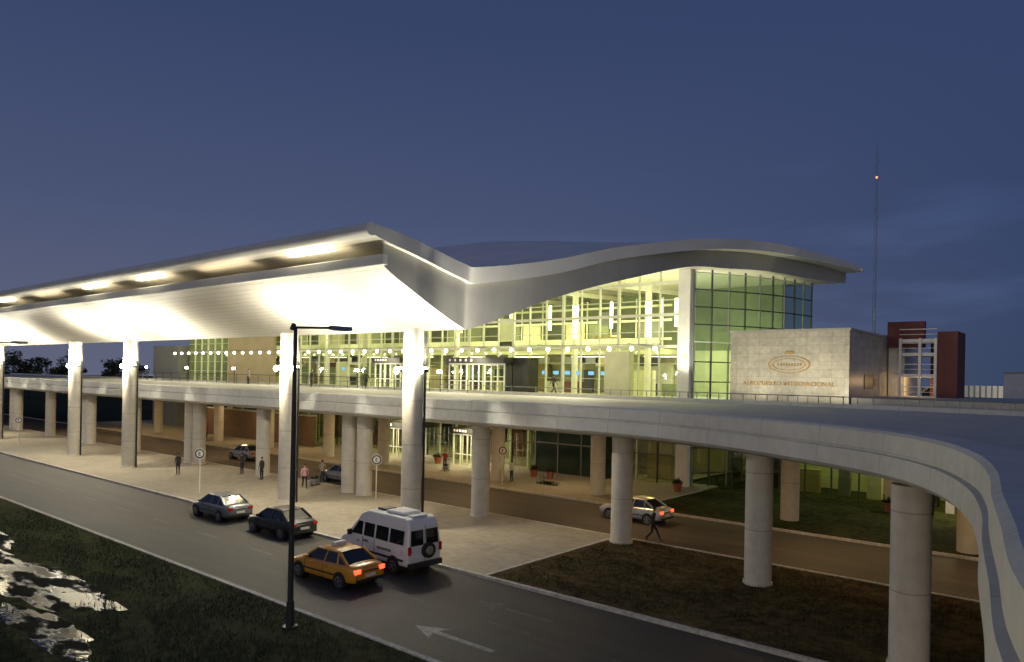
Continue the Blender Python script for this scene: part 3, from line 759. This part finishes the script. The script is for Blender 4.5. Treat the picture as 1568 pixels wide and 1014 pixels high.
def van(loc,heading):
    e=empty("white_minibus",loc,heading)
    paint=mat("van_paint",(.82,.82,.80),.35,nscale=1.5,namt=.04,coat=.4)
    pf=[(-2.45,.42),(-2.5,.7),(-2.5,1.2),(-2.42,2.1),(-2.3,2.38),(-2.0,2.46),(.55,2.46),(1.0,2.3),(1.25,2.02),(1.95,1.25),(2.3,1.12),(2.46,.95),(2.52,.6),(2.45,.36)]
    b=MB()
    def wid(z): return .95 if z<1.15 else .95-(z-1.15)*.13
    n_=len(pf)
    v=[(x,-wid(z),z) for x,z in pf]+[(x,wid(z),z) for x,z in pf]
    f=[tuple(range(n_)),tuple(range(n_,2*n_))[::-1]]+[(i,n_+i,n_+(i+1)%n_,(i+1)%n_) for i in range(n_)]
    b.add(v,f,paint); b.obj("body",e,bevel=.09)
    b=MB()
    def sidewin(x0,x1,z0,z1,s,x0t=None,x1t=None):
        x0t=x0 if x0t is None else x0t; x1t=x1 if x1t is None else x1t
        o=.006
        v=[(x0,s*(wid(z0)+o),z0),(x1,s*(wid(z0)+o),z0),(x1t,s*(wid(z1)+o),z1),(x0t,s*(wid(z1)+o),z1)]
        b.add(v,[(0,1,2,3)],'carglass')
    for s in(1,-1):
        sidewin(-2.15,-1.2,1.32,1.92,s); sidewin(-1.08,-.2,1.32,1.92,s); sidewin(-.08,.68,1.32,1.92,s); sidewin(.80,1.62,1.32,1.92,s,.80,1.14)
    b.add([(1.93,-.78,1.30),(1.93,.78,1.30),(1.29,.72,2.0),(1.29,-.72,2.0)],[(0,1,2,3)],'carglass')
    for s in(1,-1):
        b.add([(-2.503,s*.08,1.3),(-2.503,s*.78,1.3),(-2.455,s*.74,1.95),(-2.455,s*.08,1.95)],[(0,1,2,3)],'carglass')
    b.obj("windows",e)
    b=MB()
    for s in(1,-1):
        b.box(-2.56,-2.49,s*.86-.07,s*.86+.07,.95,1.3,'tail'); b.box(2.40,2.5,s*.68-.15,s*.68+.15,.78,.95,'headl')
        b.box(-2.2,1.75,s*.962-.012,s*.962+.012,.62,.72,'dark'); b.box(1.5,1.62,s*1.08-.1,s*1.08+.1,1.25,1.5,'dark')
        b.box(-.15,-.13,s*.955-.008,s*.955+.008,.5,1.3,'dark'); b.box(.72,.74,s*.955-.008,s*.955+.008,.5,1.3,'dark')
        b.box(-1.35,-.35,s*.955-.006,s*.955+.006,.9,1.02,'greybox'); b.box(.95,1.15,s*.96-.01,s*.96+.01,1.02,1.06,'dark')
        b.box(-2.12,-2.1,s*.955-.008,s*.955+.008,.9,1.1,'signred')
        b.box(.3,.75,s*.955-.006,s*.955+.006,1.05,1.17,'greybox')
    b.box(-2.62,-2.46,-.92,.92,.36,.58,'dark'); b.box(2.45,2.58,-.9,.9,.32,.56,'dark')
    b.box(-2.512,-2.5,-.01,.01,.6,2.2,'dark'); b.box(-2.53,-2.505,.3,.75,.7,.84,'white')
    b.box(-2.2,2.1,-.85,.85,.28,.42,'dark')
    b.obj("trim",e,bevel=.01)
    b=MB()
    b.box(-1.6,-.4,-.5,.5,2.47,2.60,paint); b.box(-.1,.45,-.35,.35,2.47,2.56,'dark'); b.box(-2.2,-1.8,-.4,.4,2.45,2.52,paint); b.obj("roof_vent",e,bevel=.04)
    b=MB(); b.cyl((-2.52,-.12,1.05),(-2.70,-.12,1.05),.33,.33,24,'tyre'); b.cyl((-2.70,-.12,1.05),(-2.715,-.12,1.05),.2,.18,20,'rim')
    b.obj("spare_wheel",e,smooth=True)
    b=MB()
    for x in(-1.5,1.45):
        for s in(1,-1):
            b.cyl((x,s*.5,.38),(x,s*.958,.38),.42,.42,24,'dark'); wheel(b,x,s*.975,.35,s)
    b.obj("wheels",e,smooth=True)
van((-25.7,22.2,.006),H-R(3))

# ------------------------------------------------------------------ people
def person(loc,heading,pose='stand',shirt=(.05,.05,.05),trou=(.02,.02,.025),name="pedestrian",scale=1.03,female=False):
    V=[];E=[];Rr=[]
    def add(p,r,par=None):
        V.append(p);Rr.append(r); i=len(V)-1
        if par is not None:E.append((par,i))
        return i
    lean=.06 if pose=='walk' else 0
    pel=add((0,0,.95),(.15,.11)); sp=add((.01,0,1.12),(.135,.10),pel); ch=add((.01+lean*.5,0,1.33),(.165,.115),sp)
    nb=add((lean,0,1.47),(.075,.07),ch); nk=add((lean+.01,0,1.54),(.05,.055),nb); hd=add((lean+.025,0,1.63),(.078,.092),nk); ht=add((lean+.02,0,1.71),(.068,.08),hd)
    wr=[]
    for s in(1,-1):
        if pose=='walk': kx,ax,kz,az=(.22,.38,.52,.10) if s>0 else (.02,-.34,.50,.14)
        else: kx,ax,kz,az=(.02,0,.5,.08) if s>0 else(.03,-.03,.5,.08)
        hip=add((0,s*.095,.88),(.092,.095),pel); kn=add((kx,s*.105,kz),(.06,.062),hip); an=add((ax,s*.11,az),(.042,.045),kn); add((ax+.17,s*.125,az-.045 if pose!='walk' else az-.04),(.042,.03),an)
        sh=add((lean,s*.19,1.42),(.058,.058),ch)
        sw_=(-.22 if s>0 else .25) if pose=='walk' else .04
        if pose=='phone' and s>0: el=(.08,.27,1.15); w_=(.2,.14,1.38)
        elif pose=='cart': el=(.08,s*.25,1.15); w_=(.33,s*.2,1.02)
        else: el=(sw_*.45,s*.245,1.14); w_=(sw_*.95+.04,s*.26,.90)
        ei=add(el,(.042,.042),sh); wi=add(w_,(.028,.028),ei); wr.append(Vector(w_))
        dr=(Vector(w_)-Vector(el)).normalized(); pm=Vector(w_)+dr*.07
        pi=add(tuple(pm),(.034,.022),wi)
        side=Vector((1,0,0))
        for j in range(4):
            base=pm+dr*.035+side*(.022*(j-1.5)); ln=[.055,.068,.064,.05][j]
            f1=add(tuple(base),(.009,.009),pi); f2=add(tuple(base+dr*ln*.6+Vector((0,-s*.008,0))),(.008,.008),f1); add(tuple(base+dr*ln+Vector((0,-s*.025,0))),(.007,.007),f2)
        t1=add(tuple(pm-dr*.02+side*.04),(.010,.010),pi); add(tuple(pm+dr*.02+side*.055),(.009,.009),t1)
    me=bpy.data.meshes.new("sk"); me.from_pydata(V,E,[]); o=bpy.data.objects.new("sk",me); C.objects.link(o)
    sk=o.modifiers.new("s",'SKIN'); sk.use_smooth_shade=True
    for i,r in enumerate(Rr): me.skin_vertices[0].data[i].radius=r
    me.skin_vertices[0].data[0].use_root=True
    sb=o.modifiers.new("b",'SUBSURF'); sb.levels=1
    dg=bpy.context.evaluated_depsgraph_get(); nm=bpy.data.meshes.new_from_object(o.evaluated_get(dg))
    bpy.data.objects.remove(o)
    nm.materials.clear()
    ms=mat("shirt",shirt,.8,nscale=6,namt=.15); mt=mat("trousers",trou,.8,nscale=6,namt=.15)
    for m in(ms,mt,M['skin'],M['dark'],M['hair']): nm.materials.append(m)
    for p in nm.polygons:
        c=p.center; k=0
        if c.z>1.51: k=4 if (c.z>1.70 or (c.x<lean+.0 and c.z>1.58)) else 2
        elif any((c-w).length<.02 or (c.z<w.z+.0 and (c-w).length<.22 and abs(c.y)>.19) or ((c-w).length<.15 and w.z>1.0 and c.x>w.x) for w in wr): k=2
        elif c.z<.12 or (pose=='walk' and c.z<.17): k=3
        elif c.z<.93: k=1
        p.material_index=k
    ob=bpy.data.objects.new(name,nm); C.objects.link(ob); ob.location=loc; ob.rotation_euler=(0,0,heading); ob.scale=(scale,)*3
    b=MB(); hx=lean+.02
    b.sph((hx+.10,0,1.625),.016,'skin',6,5,(1,.8,1.4)); 
    for s in(1,-1):
        b.sph((hx+.083,s*.032,1.655),.011,'dark',6,5); b.sph((hx,s*.083,1.64),.022,'skin',6,5,(.8,.5,1.3))
    b.box(hx+.082,hx+.09,-.02,.02,1.583,1.59,'signred'); b.obj("face",ob,smooth=True)
    b=MB(); b.sph((hx-.018,0,1.69),.093,'hair',12,8,(1.05,.95,.75 if not female else .9))
    if female: b.sph((hx-.06,0,1.60),.075,'hair',10,8,(.7,1,1.5))
    b.obj("hair",ob,smooth=True)
    return ob
person((-58.8,28.3,.13),R(-60),'stand'); person((-55.8,32.2,.13),R(200),'phone'); person((-52,31.7,.13),R(-80),'stand',shirt=(.03,.03,.03))
person((-46.1,31.6,.13),R(-30),'walk',shirt=(.55,.3,.34),trou=(.015,.015,.02)); person((-47.3,34.0,.13),R(150),'cart',shirt=(.3,.25,.2))
person((-19.2,34.9,.01),R(10),'walk',shirt=(.015,.015,.02),trou=(.012,.012,.015),name="walking_man")
person((-46.6,46.6,.13),R(-60),'cart',shirt=(.3,.03,.03)); person((-37.8,45.4,.13),R(180),'stand',shirt=(.5,.48,.4),female=True)
person((-54.4,44.0,.13),R(-90),'stand',shirt=(.4,.35,.3)); person((-55.2,43.6,.13),R(20),'walk',shirt=(.5,.3,.08)); person((-88.8,46.3,.13),R(-90),'stand',shirt=(.4,.02,.02))
person((-9.4,53.6,.1),R(-90),'stand',shirt=(.03,.03,.03)); person((-10.4,54.2,.1),R(-120),'stand',shirt=(.25,.2,.18),female=True)
person((-66.5,46.2,7.1),R(-90),'stand'); person((-37.6,50.5,7.1),R(60),'walk'); person((-57.5,46.3,7.1),R(-60),'walk'); person((-79,46.2,7.1),R(-90),'stand',shirt=(.3,.3,.3))
person((-70.5,46.5,.13),R(-90),'stand',shirt=(.3,.3,.35)); person((-64,47,.13),R(0),'walk')

def trolley(x,y,rz,bags=True):
    e=empty("luggage_trolley",(x,y,.13),rz); b=MB()
    b.box(-.45,.45,-.28,.28,.16,.20,'steel')
    for s in(1,-1):
        b.cyl((-.4,s*.26,.18),(-.5,s*.26,1.0),.018,.018,6,'steel'); b.cyl((-.35,s*.2,.07),(-.35,s*.24,.07),.07,.07,10,'tyre')
    b.cyl((.38,-.02,.07),(.38,.02,.07),.07,.07,10,'tyre'); b.cyl((-.5,-.28,1.0),(-.5,.28,1.0),.025,.025,8,'dark'); b.cyl((-.45,-.26,.55),(-.45,.26,.55),.015,.015,6,'steel')
    b.obj("frame",e)
    if bags:
        b=MB(); b.box(-.35,.3,-.22,.22,.21,.48,'greybox'); b.box(-.3,.22,-.2,.2,.485,.70,'dark'); b.obj("suitcases",e,bevel=.04)
trolley(-46.9,33.0,R(-60)); trolley(-46.0,46.1,R(-60)); 
for i in range(4): trolley(-35.5+i*.35,46.5,R(0),False)
def plant(x,y,z,s=1.0):
    e=empty("potted_plant",(x,y,z)); b=MB(); b.cyl((0,0,0),(0,0,.5*s),.2*s,.3*s,16,'pot'); b.cyl((0,0,.46*s),(0,0,.52*s),.33*s,.33*s,16,'pot'); b.obj("pot",e,smooth=True)
    b=MB()
    for i in range(70):
        a=random.random()*6.28; el=random.uniform(.1,1.4); l=random.uniform(.3,.6)*s
        d=Vector((math.cos(a)*math.cos(el),math.sin(a)*math.cos(el),math.sin(el)))
        p=Vector((0,0,.5*s)); t=d.cross(Vector((0,0,1)))*.05*s
        b.add([p,p+d*l*.6+t,p+d*l-Vector((0,0,.08)),p+d*l*.6-t],[(0,1,2,3)],random.choice(['leafd','leafl']))
    b.obj("leaves",e)
random.seed(3)
for x,y in((-26.0,51.0),(-38.5,49.2),(-36.8,49.2),(-6.2,53.0),(-4.8,52.5),(-11.8,53.4),(-50.5,49.5)): plant(x,y,.13,1.2)

# ------------------------------------------------------------------ trees
def tree_row(name,pts):
    random.seed(21); e=empty(name); tr=MB(); lv=MB()
    vd=[];fd=[];vl=[];fl=[]
    for (x,y,h) in pts:
        tr.cyl((x,y,0),(x+random.uniform(-.4,.4),y,h*.6),.35,.15,7,'bark')
        for _ in range(6):
            a=random.random()*6.28; tr.cyl((x,y,h*random.uniform(.3,.55)),(x+math.cos(a)*h*.22,y+math.sin(a)*h*.22,h*random.uniform(.6,.85)),.12,.04,5,'bark')
        for _ in range(16):
            a=random.random()*6.28; rr=random.uniform(0,.32)*h; cx=x+math.cos(a)*rr; cy=y+math.sin(a)*rr; cz=h*random.uniform(.35,.95); cr=h*random.uniform(.08,.15)
            dark=random.random()<.6
            for _ in range(45):
                d=Vector((random.gauss(0,1),random.gauss(0,1),random.gauss(0,.8))).normalized()*cr*random.uniform(.4,1.1)
                c=Vector((cx,cy,cz))+d; u=Vector((random.gauss(0,1),random.gauss(0,1),random.gauss(0,1))).normalized()*.28; w=u.orthogonal().normalized()*.22
                v,f=(vd,fd) if dark else (vl,fl); o=len(v); v+=[c-u,c+w,c+u,c-w]; f.append((o,o+1,o+2,o+3))
    lv.add(vd,fd,'leafd'); lv.add(vl,fl,'leafl'); tr.obj("trunks",e); lv.obj("foliage",e)
random.seed(9)
pts=[]
for i in range(34):
    t=i/33; pts.append((-266+t*80+random.uniform(-3,3),48+t*66+random.uniform(-4,4),random.uniform(8.5,13.5)))
tree_row("distant_trees",pts)

# ------------------------------------------------------------------ under-deck lamps
for x in(-24,-36,-48,-60,-72,-84,-96,-108,-12,-3):
    e=empty("soffit_lamp",(x,39,5.5)); b=MB(); b.box(-.4,.4,-.12,.12,0,.08,'dark'); b.box(-.36,.36,-.1,.1,-.03,-.004,'slit'); b.obj("fitting",e)
    light("lamp",'AREA',(0,0,-.08),150,(1,.60,.24),e,target=(0,0,-5),size=1.0)
for x in(-33,-45,-57,-69,-81,-93,-105):
    e=empty("soffit_lamp",(x,46.8,5.5)); b=MB(); b.box(-.4,.4,-.12,.12,0,.08,'dark'); b.box(-.36,.36,-.1,.1,-.03,-.004,'slit'); b.obj("fitting",e)
    light("lamp",'AREA',(0,0,-.08),120,(1,.70,.34),e,target=(0,0,-5),size=1.0)

# ------------------------------------------------------------------ world (dusk, last light behind the viewer)
w=bpy.data.worlds.new("World"); S.world=w; w.use_nodes=True
N=w.node_tree.nodes; L=w.node_tree.links; bg=N["Background"]
sky=N.new("ShaderNodeTexSky"); sky.sky_type='NISHITA'; sky.sun_disc=False; sky.sun_elevation=R(-2); sky.sun_rotation=R(140)
tc=N.new("ShaderNodeTexCoord"); sp=N.new("ShaderNodeSeparateXYZ"); L.new(tc.outputs["Generated"],sp.inputs[0])
def ramp(stops):
    r=N.new("ShaderNodeValToRGB"); cr=r.color_ramp
    cr.elements[0].position=stops[0][0]; cr.elements[0].color=(*stops[0][1],1)
    cr.elements[1].position=stops[-1][0]; cr.elements[1].color=(*stops[-1][1],1)
    for p,c in stops[1:-1]:
        k=cr.elements.new(p); k.color=(*c,1)
    L.new(sp.outputs[2],r.inputs[0]); return r
rl=ramp([(0,(.115,.128,.195)),(.08,(.098,.114,.193)),(.2,(.066,.087,.175)),(.42,(.037,.058,.140)),(1,(.022,.036,.10))])
rr_=ramp([(0,(.024,.046,.105)),(.1,(.030,.053,.126)),(.42,(.033,.054,.137)),(1,(.022,.036,.10))])
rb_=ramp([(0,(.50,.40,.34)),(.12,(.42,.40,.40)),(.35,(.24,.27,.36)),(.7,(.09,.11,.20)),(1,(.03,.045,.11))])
def az(d,a,b_):
    dt=N.new("ShaderNodeVectorMath"); dt.operation='DOT_PRODUCT'; dt.inputs[1].default_value=d; L.new(tc.outputs["Generated"],dt.inputs[0])
    mr=N.new("ShaderNodeMapRange"); mr.interpolation_type='SMOOTHSTEP'; mr.inputs[1].default_value=a; mr.inputs[2].default_value=b_; L.new(dt.outputs["Value"],mr.inputs[0]); return mr
def mixc(f,a,b_):
    mx=N.new("ShaderNodeMix"); mx.data_type='RGBA'; L.new(f,mx.inputs["Factor"]); L.new(a,mx.inputs["A"]); L.new(b_,mx.inputs["B"]); return mx.outputs["Result"]
c1=mixc(az((-.97,.24,0),.1,.95).outputs[0],rr_.outputs[0],rl.outputs[0])
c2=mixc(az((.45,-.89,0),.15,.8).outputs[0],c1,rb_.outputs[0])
mp=N.new("ShaderNodeMapping"); mp.inputs["Scale"].default_value=(1.2,1.2,6); L.new(tc.outputs["Generated"],mp.inputs[0])
cn=N.new("ShaderNodeTexNoise"); cn.inputs["Scale"].default_value=2.4; cn.inputs["Detail"].default_value=6; L.new(mp.outputs[0],cn.inputs["Vector"])
cm=N.new("ShaderNodeMapRange"); cm.inputs[1].default_value=.5; cm.inputs[2].default_value=.72; cm.inputs[3].default_value=0; cm.inputs[4].default_value=.6; L.new(cn.outputs["Fac"],cm.inputs[0])
lowm=N.new("ShaderNodeMapRange"); lowm.inputs[1].default_value=.34; lowm.inputs[2].default_value=.12; L.new(sp.outputs[2],lowm.inputs[0])
rt_=az((-.1,1,0),.75,1.0)
m1=N.new("ShaderNodeMath"); m1.operation='MULTIPLY'; L.new(cm.outputs[0],m1.inputs[0]); L.new(lowm.outputs[0],m1.inputs[1])
m2=N.new("ShaderNodeMath"); m2.operation='MULTIPLY_ADD'; m2.inputs[2].default_value=1.0; L.new(m1.outputs[0],m2.inputs[0]); L.new(rt_.outputs[0],m2.inputs[1])
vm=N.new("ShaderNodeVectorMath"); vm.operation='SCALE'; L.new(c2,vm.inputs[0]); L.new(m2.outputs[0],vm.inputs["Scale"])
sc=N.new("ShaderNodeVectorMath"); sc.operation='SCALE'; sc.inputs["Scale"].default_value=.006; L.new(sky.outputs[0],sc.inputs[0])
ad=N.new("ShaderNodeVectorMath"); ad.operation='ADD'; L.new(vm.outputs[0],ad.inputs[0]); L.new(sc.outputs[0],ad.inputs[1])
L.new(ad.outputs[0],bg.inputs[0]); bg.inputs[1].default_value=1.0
sun=light("sun",'SUN',(0,0,60),.01,(1,.8,.6)); sun.data.angle=R(5); sun.rotation_euler=(R(85),0,R(20))

# ------------------------------------------------------------------ camera
cam=bpy.data.cameras.new("camera"); co=bpy.data.objects.new("camera",cam); C.objects.link(co)
cam.sensor_width=36; cam.lens=36*1121/1568; cam.shift_y=68.5/1568; cam.clip_end=3000; cam.clip_start=.1
co.matrix_world=Matrix.Translation((0,0,8.7))@Matrix.Rotation(R(39.9),4,'Z')@Matrix.Rotation(R(90),4,'X')@Matrix.Rotation(R(1.09),4,'Z')
S.camera=co
S.view_settings.view_transform='Standard'; S.view_settings.look='None'; S.view_settings.exposure=0
